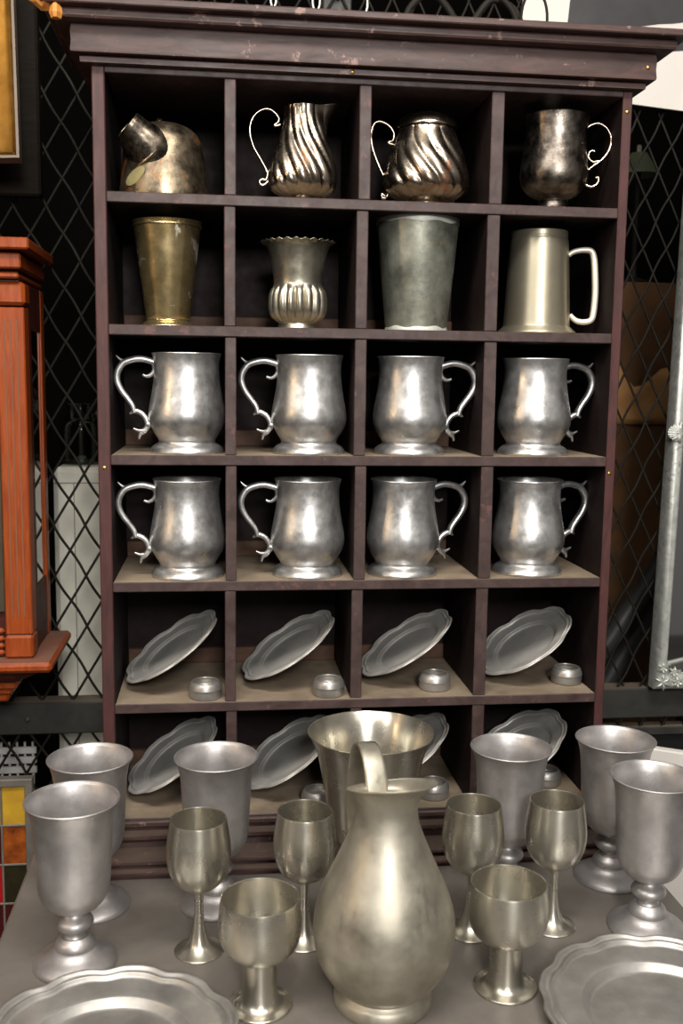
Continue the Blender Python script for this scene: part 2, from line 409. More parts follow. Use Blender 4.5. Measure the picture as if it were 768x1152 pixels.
# ------------------------------------------------------------------ tankards of rows three and four
mug_prof = [(.0428, 0), (.0437, .0014), (.0434, .0038), (.0412, .0075), (.0378, .0102), (.0346, .0118), (.0337, .0140), (.0344, .0168), (.0390, .0240), (.0440, .0340), (.0456, .0430), (.0446, .0540), (.0420, .0680), (.0396, .0830), (.0384, .0970), (.0388, .1080), (.0408, .1165), (.0414, .1178)]
def make_mug(label, loc, rot, group):
    t = thing('tankard', label, 'tankard', loc, rot, group)
    MB().lathe(vessel(mug_prof, .0016, .012), 72).build('body', M['mug'], t)
    h = MB()
    S = lambda pts: [((x - 468) * .000256, (650 - y) * .000256) for x, y in pts]
    main = crom(S([(322, 232), (298, 224), (262, 216), (222, 220), (178, 238), (152, 278), (150, 320), (168, 362), (196, 400), (218, 432), (226, 462)]), 5)
    k = len(main)
    h.strap(main, [.0078 + .0014 * math.sin(PI * i / k) - .0022 * i / k for i in range(k)], [.0100] * k)
    low = crom(S([(218, 456), (240, 458), (266, 474), (284, 504), (284, 530), (268, 552), (252, 566), (246, 588)]), 5); k = len(low)
    h.strap(low, [.0066 - .0046 * max(0, (i / k - .7) / .3) for i in range(k)], [.0078 - .004 * max(0, (i / k - .7) / .3) for i in range(k)])
    for pts, a, b in (([(318, 232), (322, 262), (308, 286), (286, 296), (266, 290)], .0076, .0030), ([(196, 230), (168, 222), (146, 202)], .0066, .0016),
                      ([(228, 446), (216, 462), (204, 470)], .0062, .0018), ([(268, 548), (244, 548), (220, 538)], .0056, .0018), ([(280, 518), (300, 522)], .008, .009)):
        q = crom(S(pts), 4); k = len(q)
        h.strap(q, [a + (b - a) * i / (k - 1) for i in range(k)], [.0075 + (b * 1.3 - .0075) * i / (k - 1) for i in range(k)])
    h.build('handle', M['mug'], t, ang=50)
    return t
G3, G4 = 'handled tankards on the third shelf row', 'handled tankards on the fourth shelf row'
mug0 = make_mug('dull silver tankard, handle left, in leftmost pigeonhole of the upper tankard row', (.1000, .045, SH[2]), (0, 0, 0), G3)
R = math.radians
dup(mug0, 'silver tankard with brown spots, handle left, second from left in the upper tankard row', (.2470, .045, SH[2]), (0, 0, R(-4)), G3)
dup(mug0, 'silver tankard, handle right, third from left in the upper tankard row', (.3714, .045, SH[2]), (0, 0, R(180 + 2)), G3)
m4 = dup(mug0, 'shiny silver tankard, handle right, rightmost pigeonhole below the satin mug', (.5295, .046, SH[2]), (0, 0, R(180 + 7)), G3)
for c_ in m4.children:
    if c_.name.startswith('handle'): c_.scale = (.945, 1, 1)
dup(mug0, 'silver tankard, handle left, leftmost in the lower tankard row', (.0998, .045, SH[3]), (0, 0, R(3)), G4)
dup(mug0, 'pale scuffed silver tankard, handle left, second from left in the lower tankard row', (.2466, .045, SH[3]), (0, 0, 0), G4)
dup(mug0, 'silver tankard, handle right, third from left in the lower tankard row', (.3660, .045, SH[3]), (0, 0, R(180 + 9)), G4)
dup(mug0, 'silver tankard, short looking handle right, rightmost in the lower tankard row', (.5276, .045, SH[3]), (0, 0, R(180 + 13)), G4)

# ------------------------------------------------------------------ top row
# worn pot with a fat spout
t = thing('spouted_pot', 'worn silver pot with fat blackened spout in the top left pigeonhole', 'pot', (.0743, .062, SH[0]))
MB().lathe([(0, 0)] + crom([(.0515, 0), (.0520, .003), (.0505, .02), (.0480, .045), (.0455, .062), (.0415, .073), (.034, .081), (.022, .0865), (.010, .0885), (0, .089)], 6), 64).build('body', M['pot'], t)
MB().lathe([(0, .0885), (.0035, .0885), (.0045, .091), (.003, .0935), (0, .094)], 20, None, (-.004, -.004, 0)).build('lid_knob', M['pot'], t)
ax = Vector((-.62, -.42, .60)).normalized(); rotm = ax.to_track_quat('Z', 'Y').to_matrix().to_4x4()
pos = Vector((-.008, -.022, .047))
mb = MB().lathe(crom([(.0275, 0), (.0275, .012), (.0250, .024), (.0205, .036), (.0175, .046)], 5) + [(.0165, .0465), (.0155, .0445), (.016, .03), (.014, .02), (0, .018)], 40, lambda a, r, z: (r * (1 + .06 * math.cos(2 * a)), z + .25 * r * math.cos(a) * (z > .04)))
mb.xf(Matrix.Translation(pos) @ rotm); o = mb.build('spout', M['pot_dark'], t); o['label'] = 'blackened wide spout'
mb = MB().tube([(0.0275 * math.cos(a * PI / 18), .0275 * math.sin(a * PI / 18), .012) for a in range(36)], .0013, 8, True)
mb.xf(Matrix.Translation(pos) @ rotm); mb.build('spout_collar', M['silver_wire'], t)
mb = MB().lathe([(0, 0), (.0145, 0), (.015, .0007), (.013, .0014), (0, .0016)], 32, lambda a, r, z: (r * (1 if True else 1), z))
mb.xf(Matrix.Translation((-.0294, -.0402, .021)) @ Matrix.Rotation(R(-34), 4, 'Z') @ Matrix.Rotation(R(84), 4, 'X') @ Matrix.Rotation(R(35), 4, 'Z') @ Matrix.Diagonal((1, .5, 1, 1)))
o = mb.build('oval_patch', M['sticker'], t); o['label'] = 'yellowish oval patch'

def swirl(n, amp, z0, z1, tw, spout=None):
    def f(t, r, z):
        u = min(max((z - z0) / (z1 - z0), 0), 1); s = u * u * (3 - 2 * u)
        e = min(1, max(0, (z - z0 + .004) / .012)) * min(1, max(.3, (z1 + .004 - z) / .035))
        w = abs(math.sin(n / 2 * (t + tw * s)))
        rr = r * (1 + amp * e * (w ** .7 - .5))
        if spout and z > spout[0]:
            d = math.atan2(math.sin(t - spout[3]), math.cos(t - spout[3])); q = ((z - spout[0]) / (spout[1] - spout[0])) ** 1.5
            rr += spout[2] * q * math.exp(-(d / .38) ** 2); z += .004 * q * math.exp(-(d / .38) ** 2)
        return rr, z
    return f
t = thing('cream_jug', 'swirl fluted tarnished silver cream jug with thin loop handle, top row', 'jug', (.2377, .052, SH[0]))
cj = [(.0150, 0), (.0152, .002), (.0140, .004), (.0150, .0062), (.0250, .0095), (.0355, .0165), (.0395, .0275), (.0378, .042), (.0325, .060), (.0268, .078), (.0232, .094), (.0222, .106), (.0226, .1108)]
MB().lathe(vessel(cj, .0011, .009), 224, swirl(14, .12, .010, .108, 1.0, (.076, .111, .020, R(-8)))).build('body', M['silver'], t, ang=60)
S = lambda pts: [((x - 418) * .000184, (712 - y) * .000184) for x, y in pts]
hd = crom(S([(272, 216), (240, 226), (236, 218), (258, 200), (262, 176), (240, 148), (200, 124), (150, 132), (104, 170), (80, 226), (80, 290), (104, 364), (146, 434), (184, 500), (196, 530), (206, 560)]), 5)
h = MB().tube([(x, 0, z) for x, z in hd], .0016, 8)
h.tube([(x, 0, z) for x, z in crom(S([(192, 520), (182, 560), (160, 558), (140, 570), (146, 590), (170, 592), (196, 570)]), 4)], .0016, 8)
h.build('handle', M['silver_wire'], t, ang=60)

t = thing('sugar_pot', 'round swirl fluted silver sugar pot with domed lid, top row', 'pot', (.3875, .060, SH[0]))
sg = [(.0218, 0), (.0220, .003), (.0205, .006), (.0225, .009), (.0360, .013), (.0480, .021), (.0512, .031), (.0490, .046), (.0440, .064), (.0385, .080), (.0350, .090), (.0345, .093)]
MB().lathe(vessel(sg, .0011, .011), 224, swirl(14, .085, .012, .090, .85)).build('body', M['silver'], t, ang=60)
MB().lathe(crom([(.0362, .0936), (.0368, .0952), (.0360, .0985), (.0325, .1040), (.0240, .1095), (.012, .1125), (0, .1132)], 5), 56).build('lid', M['silver'], t)
S = lambda pts: [((x - 378) * .000214, (590 - y) * .000214) for x, y in pts]
h = MB().tube([(x, 0, z) for x, z in crom(S([(212, 240), (176, 234), (160, 226), (186, 214), (192, 180), (168, 140), (120, 116), (82, 126), (62, 180), (70, 252), (98, 330), (136, 408), (162, 462), (168, 492)]), 5)], .0019, 8)
h.tube([(x, 0, z) for x, z in crom(S([(170, 480), (158, 520), (130, 508), (132, 528), (150, 530)]), 4)], .0019, 8)
h.build('handle', M['silver_wire'], t, ang=60)
h = MB().tube([(x, .006, z) for x, z in crom(S([(578, 470), (606, 440), (618, 400), (612, 362), (590, 340), (566, 336)]), 5)], .0022, 8)
h.build('handle', M['silver_wire'], t, ang=60)

t = thing('engraved_cup', 'blackened engraved silver cup with wire scroll handle, top right pigeonhole', 'cup', (.5452, .052, SH[0]), (0, 0, R(-16)))
cup = [(.0192, 0), (.0194, .002), (.0188, .007), (.0172, .013), (.0165, .0150), (.0200, .0170), (.0300, .0222), (.0385, .032), (.0412, .044), (.0400, .058), (.0380, .074), (.0378, .092), (.0392, .106), (.0402, .112)]
MB().lathe(vessel(cup, .0012, .017, lip=.0008), 64).build('bowl', M['silver_dark'], t)
S = lambda pts: [((x - 336) * .0002, (664 - y) * .0002) for x, y in pts]
h = MB().tube([(x, 0, z) for x, z in crom(S([(520, 168), (544, 148), (590, 138), (640, 170), (668, 230), (656, 298), (618, 350), (572, 384), (534, 416), (514, 452), (530, 494), (566, 508), (598, 488), (602, 456), (586, 456)]), 5)], .0017, 8)
h.tube([(x, 0, z) for x, z in crom(S([(600, 356), (566, 362), (540, 340), (540, 312), (558, 296), (572, 302)]), 5)], .0015, 8)
h.build('handle', M['silver_wire'], t, ang=60)

# ------------------------------------------------------------------ second row
t = thing('beaker', 'tapered brassy beaker with worn patches in the second row, far left', 'beaker', (.0781, .055, SH[1]))
MB().lathe(vessel([(.0315, 0), (.0318, .0015), (.0300, .0040), (.0262, .0068), (.0252, .0090), (.0262, .014), (.0300, .045), (.0352, .085), (.0395, .117), (.0402, .1205)], .0012, .009, lip=.0016), 64).build('body', M['brass'], t)
MB().tube([(.0402 * math.cos(a * PI / 32), .0402 * math.sin(a * PI / 32), .1165) for a in range(64)], .0011, 6, True).build('rim_band', M['brass'], t)

t = thing('fluted_vase', 'small silver vase with fluted belly and scalloped rim, second row', 'vase', (.2330, .055, SH[1]))
vz = [(.0240, 0), (.0245, .0015), (.0232, .0045), (.0225, .0075), (.0262, .0105), (.0325, .0180), (.0345, .0295), (.0335, .0420), (.0295, .0515), (.0288, .056), (.0300, .066), (.0330, .084), (.0380, .098), (.0445, .1040)]
def vmod(t, r, z):
    e = min(1, max(0, (z - .0085) / .006)) * min(1, max(0, (.053 - z) / .006))
    rr = r * (1 + .12 * e * (abs(math.sin(9 * t)) ** .7 - .62))
    q = min(1, max(0, (z - .099) / .005)); s = math.cos(26 * t)
    return rr * (1 + .012 * q * s), z + .0009 * q * s - .001 * q
MB().lathe(vessel(vz, .0011, .010), 220, vmod).build('body', M['vase'], t, ang=60)

t = thing('tin_beaker', 'large dull grey tin beaker with whitened rim, second row', 'beaker', (.3798, .062, SH[1]))
MB().lathe(vessel([(.0375, .004), (.0385, .012), (.0420, .045), (.0460, .085), (.0490, .120), (.0498, .1305)], .0014, .007), 64).build('body', M['tin'], t)
o = MB().lathe([(.0496, .1285), (.0504, .1285), (.0512, .1365), (.0510, .1385), (.0500, .1392), (.0488, .1380), (.0484, .1285)], 64, lambda a, r, z: (r, z + (.0022 * math.sin(5 * a) * math.sin(3 * a + 1) if z < .13 else 0))).build('rim', M['tin_white'], t); o['label'] = 'whitened rim'
o = MB().lathe([(0, .0), (.0384, 0), (.0388, .0030), (.0380, .0056), (.036, .006)], 64, lambda a, r, z: (r, z + (.0016 * math.sin(7 * a) * math.sin(2 * a) if z > .005 else 0))).build('foot', M['tin_white'], t); o['label'] = 'whitened foot'

t = thing('straight_tankard', 'tall satin pewter tankard with thick angular handle, second row far right', 'tankard', (.5326, .060, SH[1]), (0, 0, R(-14)))
MB().lathe(vessel([(.0485, 0), (.0490, .002), (.0470, .0045), (.0425, .0085), (.0410, .012), (.0402, .03), (.0388, .06), (.0372, .09), (.0358, .112), (.0345, .1165), (.0350, .1195), (.0345, .124)], .0016, .012, lip=.0008), 64).build('body', M['tankard'], t)
S = lambda pts: [((x - 243) * .000287, (655 - y) * .000287) for x, y in pts]
hp = crom(S([(368, 318), (388, 304), (424, 296), (462, 300), (476, 330), (484, 400), (488, 480), (484, 560), (474, 592), (440, 600), (408, 592), (384, 570)]), 5)
MB().strap(hp, [.0062 + .0016 * math.sin(PI * i / len(hp)) for i in range(len(hp))], .0115, e=.55).build('handle', M['cream'], t, ang=50)

# ------------------------------------------------------------------ plates and small bowls in the two lower rows
def scallop(n, amp):
    def f(t, r, z, R0):
        u = max(0, (r / R0 - .64) / .36); d = (.5 + .5 * math.cos(n * t)) ** 2.2
        return r * (1 - amp * u * d), z + .0014 * u * (1 - d)
    return f
def plate_mesh(R0, n, amp, H, thick=.0022):
    top = [(0, thick), (.50 * R0, thick), (.585 * R0, thick + .0003), (.61 * R0, thick + .002), (.645 * R0, H * .62), (.66 * R0, H * .72), (.72 * R0, H * .78), (.83 * R0, H * .86), (.87 * R0, H * .92), (.895 * R0, H * 1.16), (.92 * R0, H * 1.02), (.945 * R0, H * 1.04), (.97 * R0, H * 1.22), (.99 * R0, H * 1.2), (R0, H * 1.08)]
    bot = [(.99 * R0, H * .95), (.93 * R0, H * .82), (.75 * R0, H * .55), (.66 * R0, H * .42), (.60 * R0, 0), (0, 0)]
    sc = scallop(n, amp)
    return MB().lathe((crom(top, 3) + crom(bot, 2))[::-1], 240, lambda t, r, z: sc(t, r, z, R0))
pm = plate_mesh(.0705, 8, .055, .0085).build('tilted_plate', M['plate_dull'], None, 45)
GP = {4: 'plates leaning in the fifth shelf row', 5: 'plates leaning in the bottom shelf row'}
ordn = ('leftmost', 'second from left', 'third from left', 'rightmost')
first = True
for row in (4, 5):
    for c in range(4):
        o = pm if first else pm.copy()
        if not first: col.objects.link(o)
        first = False
        th = R(33 if c else 34); a = edges[2 * c]; b = edges[2 * c + 1]
        x = (a + b) / 2 + (-.001, -.001, -.001, .001)[c]
        o.rotation_euler = (R((6, 4, 5, 8)[c]), -th, R((2, 3, -4, -3)[c])); o.location = (x + .004, .082, SH[row] + .0715 * math.sin(th) + .0012 - .0)
        tag(o, 'scalloped pewter plate tilted in the %s pigeonhole of the %s' % (ordn[c], ('fifth row', 'bottom row')[row - 4]), 'plate', GP[row])
bowl_prof = [(.0178, 0), (.0194, .0008), (.0199, .0040), (.0200, .0095), (.0205, .0110), (.0204, .0122), (.0192, .0162), (.0176, .0190), (.0168, .0195)]
bm0 = MB().lathe(vessel(bowl_prof, .0016, .003), 48).build('salt_bowl', M['plate'], None, 40)
for i, (x, y, row, lb) in enumerate([(.1210, .0225, 4, 'tiny pewter bowl in front of the leftmost plate of the fifth row'), (.2724, .0225, 4, 'tiny pewter bowl at the divider, second pigeonhole of the fifth row'),
                                 (.4094, .036, 4, 'tiny pewter bowl under the third tilted plate of the fifth row'), (.5905 - .003, .050, 4, 'tiny scratched pewter bowl in the rightmost pigeonhole of the fifth row'),
                                 (.2600, .0225, 5, 'tiny pewter bowl in the bottom row beside the footed vase'), (.4115, .036, 5, 'tiny pewter bowl in the bottom row right of the pitcher lip'), (.5700, .064, 5, 'tiny pewter bowl in the bottom row behind a tall goblet')]):
    o = bm0 if i == 0 else bm0.copy()
    if i: col.objects.link(o)
    o.location = (x, y, SH[row] + .0002)
    tag(o, lb, 'bowl', 'tiny bowls beside the tilted plates')

# ------------------------------------------------------------------ table and everything standing on it
t = thing('display_table', 'grey painted display table carrying the cabinet and pewter', 'table', (.285, -.2, FLOOR))
def tp(mb, name): return mb.xf(Matrix.Translation((-.285, .2, -FLOOR))).build(name, M['table'], t)
tp(MB().box(-.093, .664, -.62, .215, TZ - .022, TZ, .003), 'tabletop')
tp(MB().box(-.07, .64, -.59, .19, TZ - .10, TZ - .0222, .002), 'apron')
for x in (-.065, .595):
    for y in (-.585, .145): tp(MB().box(x, x + .04, y, y + .04, FLOOR + .0005, TZ - .1002, .003), 'leg')

def goblet(label, x, y):
    t = thing('goblet', label, 'goblet', (x, y, TZ + .0002), (0, 0, 0), 'tall cast goblets on the table')
    MB().lathe([(0, 0)] + crom([(.0412, 0), (.0417, .0018), (.0400, .0055), (.0345, .0095), (.0270, .0135), (.0225, .0175)], 5) + crom([(.0205, .0185), (.0200, .0225), (.0180, .0265), (.0140, .0305)], 4) + [(.0, .031)], 64).build('foot', M['goblet'], t)
    MB().lathe([(0, .0295)] + crom([(.0125, .0295), (.0106, .0335), (.0118, .0365), (.0170, .0400), (.0187, .0440), (.0172, .0480), (.0125, .0525), (.0108, .0555), (.0118, .059)], 5) + [(0, .059)], 48).build('stem', M['goblet'], t)
    MB().lathe(vessel([(.0112, .0565), (.0180, .0588), (.0275, .0655), (.0335, .0755), (.0360, .0880), (.0370, .1050), (.0382, .1280), (.0395, .1480), (.0416, .1610), (.0444, .1695), (.0458, .1722)], .0016, .0615, lip=.0015), 72).build('bowl', M['goblet'], t)
    return t
gb = goblet('tall cast goblet nearest the camera at the left, beside the left plate', -.0068, -.205)
for l, x, y in (('tall cast goblet at the far left, half hidden behind the nearer one', -.0034, -.0936), ('tall cast goblet standing behind the leftmost small wine goblet', .1345, -.101),
                ('tall cast goblet standing between the two right wine goblets, against the cabinet', .4715, -.0998), ('tall cast goblet at the back right corner of the table', .6030, -.0838), ('tall cast goblet at the right edge, behind the right plate', .6010, -.1975)):
    dup(gb, l, (x, y, TZ + .0002))
def wine(label, x, y):
    t = thing('wine_goblet', label, 'goblet', (x, y, TZ + .0002), (0, 0, 0), 'small slender wine goblets')
    MB().lathe([(0, 0)] + crom([(.0252, 0), (.0254, .0012), (.0190, .0040), (.0128, .0085), (.0090, .0155), (.0063, .0260), (.0050, .0380), (.0045, .0500), (.0049, .0620), (.0060, .0680)], 5) + [(0, .0685)], 48).build('stem', M['pewter'], t)
    MB().lathe(vessel([(.0055, .0672), (.0130, .0688), (.0232, .0760), (.0302, .0880), (.0330, .1030), (.0326, .1170), (.0306, .1315), (.0290, .1430)], .0012, .0705), 64).build('bowl', M['pewter'], t)
    return t
wg = wine('small slender pewter wine goblet left, in front of a tall goblet', .1170, -.1947)
for l, x, y in (('small slender pewter wine goblet just left of the big pitcher', .2270, -.1852), ('small slender pewter wine goblet just right of the big pitcher', .4075, -.1844), ('small slender pewter wine goblet, second right of the big pitcher', .4995, -.1823)):
    dup(wg, l, (x, y, TZ + .0002))
def chal(label, x, y):
    t = thing('thick_stem_cup', label, 'cup', (x, y, TZ + .0002), (0, 0, 0), 'short cups with thick hollow stems')
    MB().lathe([(0, 0)] + crom([(.0308, 0), (.0312, .001), (.0300, .0022), (.0235, .0035), (.0188, .0070), (.0168, .0130), (.0162, .0250), (.0164, .0420), (.0172, .0515)], 5) + [(0, .052)], 56).build('stem', M['pewter'], t)
    MB().lathe(vessel([(.0165, .0505), (.0260, .0525), (.0340, .0600), (.0384, .0725), (.0392, .0850), (.0384, .0970), (.0370, .1078)], .0014, .0535), 64).build('bowl', M['pewter'], t)
    return t
ch = chal('short pewter cup with thick stem, left of the pitcher in front', .1762, -.2929)
dup(ch, 'short pewter cup with thick stem, right of the pitcher in front', (.4170, -.2877, TZ + .0002))

# big pear-shaped pitcher
t = thing('pitcher', 'large pear shaped pewter pitcher with dented belly, front centre of the table', 'pitcher', (.2935, -.2971, TZ + .0002))
pp = [(.0410, .0165), (.0440, .0205), (.0530, .0290), (.0625, .0460), (.0668, .0660), (.0672, .0800), (.0650, .0960), (.0590, .1140), (.0495, .1350), (.0385, .1600), (.0322, .1770), (.0294, .1920), (.0302, .2030), (.0350, .2100), (.0415, .2145)]
def pmod(a, r, z):
    x, y = r * math.cos(a), r * math.sin(a)
    q = max(0, (z - .198) / .0165)
    # dent on the left front of the belly
    for ad, zd, dp, s in ((R(-128), .088, .0034, .012), (R(-70), .05, .0012, .02), (R(-40), .10, .0012, .02)):
        d = math.atan2(math.sin(a - ad), math.cos(a - ad)) * .066
        r -= dp * math.exp(-(d * d + (z - zd) ** 2) / (s * s)) * (1 if r > .04 else 0)
    return r * (1 + q * (.03 * math.cos(2 * a) + .12 * math.cos(a + .35))), z + q * (-.0105 * math.sin(a) + .002 * math.cos(a))
MB().lathe(vessel(pp, .0014, .022), 120, pmod).build('body', M['pitcher'], t)
MB().lathe([(0, 0)] + crom([(.0455, 0), (.0468, .0025), (.0472, .0070), (.0455, .0120), (.0425, .0155), (.0405, .0180)], 5) + [(0, .0182)], 72).build('foot_ring', M['pitcher'], t)
hp = crom([(.026, .194), (.032, .210), (.042, .224), (.057, .2315), (.074, .229), (.088, .215), (.097, .190), (.100, .162), (.095, .130), (.082, .106), (.062, .090)], 6)
hm = MB().strap(hp, .0042, [.023 - .006 * i / len(hp) for i in range(len(hp))], e=.55, plane='yz')
hm.xf(Matrix.Rotation(R(9), 4, 'Z')); hm.build('handle', M['pitcher'], t, ang=50)

# flared footed vase behind it
t = thing('footed_vase', 'wide flared pewter vase on a foot behind the pear shaped pitcher', 'vase', (.3115, -.0775, TZ + .0002))
MB().lathe([(0, 0)] + crom([(.0330, 0), (.0335, .002), (.0300, .006), (.0200, .012), (.0135, .022), (.0120, .034), (.0140, .047)], 5) + [(0, .0475)], 48).build('foot', M['pewter'], t)
MB().lathe(vessel([(.0135, .0455), (.0250, .0490), (.0370, .0570), (.0435, .0680), (.0475, .0850), (.0520, .1120), (.0570, .1400), (.0610, .1600), (.0660, .1750), (.0712, .1850), (.0733, .1880)], .0013, .051), 80).build('bowl', M['pewter'], t)

# two big plates in front
pl = plate_mesh(.1195, 12, .034, .0145, .003).build('dinner_plate', M['plate'], None, 45)
pl.location = (.0408, -.363, TZ + .0003); pl.rotation_euler = (0, 0, R(6))
tag(pl, 'large wavy edged pewter plate lying at the front left of the table', 'plate', 'large plates lying on the table')
p2 = pl.copy(); col.objects.link(p2); p2.location = (.5540, -.3545, TZ + .0003); p2.rotation_euler = (0, 0, R(20))
tag(p2, 'large wavy edged pewter plate lying at the front right of the table', 'plate', 'large plates lying on the table')

# ------------------------------------------------------------------ on top of the cabinet
TOPZ = .7830
sc = thing('iron_scroll_stand', 'black wrought iron scroll stand on top of the cabinet, right of centre', 'stand', (.44, .045, TOPZ))
mb = MB()
mb.tube(crom([(-.085, 0, .0045), (-.080, 0, .035), (-.055, 0, .055), (-.030, 0, .035), (-.016, 0, .0045)], 6), .0042, 8)
mb.tube(crom([(-.020, .01, .0045), (.0, .01, .03), (.022, .01, .055), (.05, .01, .045), (.060, .01, .02), (.055, .01, .0045)], 6), .0042, 8)
mb.tube(crom([(.03, 0, .055), (.045, 0, .04), (.052, 0, .02), (.046, 0, .0045)], 6), .0036, 8)
mb.build('scroll', M['iron'], sc, 60)
MB().tube([(.072 + .016 * math.cos(a * PI / 14), .002, .0335 + .032 * math.sin(a * PI / 14)) for a in range(28)], .0016, 6, True).build('ring', M['iron'], sc)
MB().box(-.09, .09, -.006, .016, 0, .003, .001).build('base_bar', M['iron'], sc)
wr = thing('wire_rack', 'thin wire rack with curled feet on top of the cabinet, left of centre', 'rack', (.22, .03, TOPZ))
mb = MB()
for x, k in ((-.03, 1), (-.008, -1), (.02, 1), (.04, -1), (.075, 1)):
    mb.tube(crom([(x, 0, .0014), (x + .006 * k, 0, .012), (x + .014 * k, 0, .03), (x + .012 * k, 0, .05)], 5), .0013, 6)
mb.tube([(-.05, 0, .05), (.10, 0, .05)], .0014, 6); mb.tube([(.085, 0, .025), (.145, 0, .0014)], .0013, 6)
mb.build('wires', M['mirror_frame'], wr)

# ------------------------------------------------------------------ wire mesh partition behind
part = thing('wire_mesh_partition', 'black diamond wire mesh partition with steel rails behind the cabinet', 'partition', (.3, .26, FLOOR))
MY = .262
def pp_(mb, name, m, **k): mb.xf(Matrix.Translation((-.3, -.26, -FLOOR))); return mb.build(name, m, part, **k)
def mesh_wires(x0, x1, z0, z1, cx, cz, w, h, rad, straight):
    mb = MB(); sl = h / w
    for sgn in (1, -1):
        n0 = int(((x1 - x0) + (z1 - z0) / sl) / w) + 3
        for k in range(-n0, n0 + 1):
            # line through (cx+k*w, cz) with slope sgn*sl
            pts = []; X0 = cx + k * w
            xa, xb = X0 + sgn * (z0 - cz) / sl, X0 + sgn * (z1 - cz) / sl
            lo, hi = max(min(xa, xb), x0), min(max(xa, xb), x1)
            if hi - lo < .004: continue
            st = 1 if sgn == straight else 6
            steps = max(1, int((hi - lo) / (w / 2) * st))
            for i in range(steps + 1):
                x = lo + (hi - lo) * i / steps; z = cz + sgn * (x - X0) * sl
                ph = (x - X0) / (w / 2) * PI
                if sgn == straight: pts.append((x, MY, z))
                else:
                    a = .0013 * math.sin(ph) ; pts.append((x - a * .8 * sgn, MY - .0026 + .0016 * math.cos(ph), z + a * .5))
            mb.tube(pts, rad, 5)
    return mb
ZR0, ZR1 = -.1225, -.0755
pp_(mesh_wires(-.42, .30, ZR1, 1.02, -.072, .799, .0435, .0729, .0020, 1), 'wire_mesh', M['iron'], ang=80)
pp_(mesh_wires(-.42, .30, -.42, ZR0, -.075, -.075, .0435, .0729, .0020, 1), 'wire_mesh', M['iron'], ang=80)
pp_(mesh_wires(.30, 1.06, ZR1, 1.02, .769, .4765, .0358, .0722, .0018, -1), 'wire_mesh', M['iron'], ang=80)
pp_(mesh_wires(.30, 1.06, -.142, ZR0, .769, -.1695, .0358, .0722, .0018, -1), 'wire_mesh', M['iron'], ang=80)
pp_(MB().box(-.5, 1.15, MY - .014, MY + .02, ZR0, ZR1, .002), 'rail', M['rail'])
pp_(MB().box(.30, 1.15, MY - .01, MY + .016, -.152, -.139, .0015), 'rail', M['rail'])
pp_(MB().box(.30, 1.10, MY, MY + .006, FLOOR + .03, -.1522, .001), 'kick_panel', M['black'])
pp_(MB().box(.28, .32, MY + .004, MY + .03, FLOOR, 1.05, .002), 'post', M['rail'])
pp_(MB().box(-.46, -.42, MY - .014, MY + .02, FLOOR, 1.05, .002), 'post', M['rail'])
pp_(MB().box(1.06, 1.10, MY - .014, MY + .02, FLOOR, 1.05, .002), 'post', M['rail'])
pp_(MB().box(-.5, 1.15, MY - .014, MY + .02, 1.02, 1.06, .002), 'rail', M['rail'])
mb = MB().lathe([(0, 0), (.0042, 0), (.0042, .002), (.002, .0035), (0, .0038)], 12); mb.xf(Matrix.Translation((-.135, MY - .014, -.100)) @ Matrix.Rotation(PI / 2, 4, 'X'))
pp_(mb, 'bolt', M['rail'])

# ------------------------------------------------------------------ left: clock cabinet, gilt frame, stained glass
ck = thing('clock_case', 'orange red wooden wall clock case hanging on the wire mesh at the left', 'clock', (-.2, .247, .0))
def cp(mb, name, m, par=None, **k): mb.xf(Matrix.Translation((.2, -.247, 0))); return mb.build(name, m, par or ck, **k)
XR, YF, YK = -.098, .100, .2445
cp(MB().box(-.36, XR - .004, YF + .012, YK, .02, .50, .001), 'case', M['clock_dark'])
for xa in (-.130, -.360):
    mb = MB().box(xa, xa + .033, YF, YF + .03, .062, .470, .0015)
    pil = cp(mb, 'pilaster', M['clock'])
    gm = MB()
    for q in (.009, .0165, .024): gm.box(xa + q - .0008, xa + q + .0008, YF - .0004, YF + .002, .085, .455)
    cp(gm, 'fluting', M['groove'], pil)
    cp(MB().box(xa - .002, xa + .035, YF - .005, YF + .03, .472, .500, .004), 'capital', M['clock'], pil)
    cp(MB().box(xa - .001, xa + .034, YF - .004, YF + .03, .032, .0615, .003), 'plinth', M['clock'], pil)
cp(MB().box(-.327, -.131, YF + .006, YF + .011, .09, .47, .001), 'glass_door', M['canvas'])
mb = MB()
for z in (.034, .043, .052, .062): mb.box(-.3255, -.1325, YF + .002, YF + .0115, z, z + .0075, .003)
cp(mb, 'reeded_panel', M['clock'])
# right side with a slot window framed in red wood
cp(MB().box(XR - .0035, XR, YF + .0305, YF + .050, .0325, .500, .001), 'side_stile', M['clock_dark'])
cp(MB().box(XR - .0035, XR, YK - .022, YK, .0325, .500, .001), 'side_stile', M['clock'])
cp(MB().box(XR - .0035, XR - .001, YF + .0502, YK - .0222, .445, .500, .001), 'side_rail', M['clock_dark'])
cp(MB().box(XR - .0035, XR - .001, YF + .0502, YK - .0222, .0325, .115, .001), 'side_rail', M['clock_dark'])
cp(MB().box(XR - .0036, XR - .0030, YF + .0502, YK - .0222, .1155, .4445), 'side_glass', M['mirror'])
for x, y, z0, z1 in ((.0, .014, .503, .510), (.004, .020, .514, .532), (.016, .032, .5355, .5490)):
    cp(MB().box(-.36 - x, XR + x - .002, YF - y, YK, z0, z1, .002), 'cornice', M['clock'])
cp(MB().box(-.358, XR - .004, YF - .004, YK, .500, .5355), 'cornice_core', M['clock_dark'])
cp(MB().box(-.40, -.0705, YF - .026, YK, .0185, .0315, .004), 'ledge', M['clock'])
mb = MB()
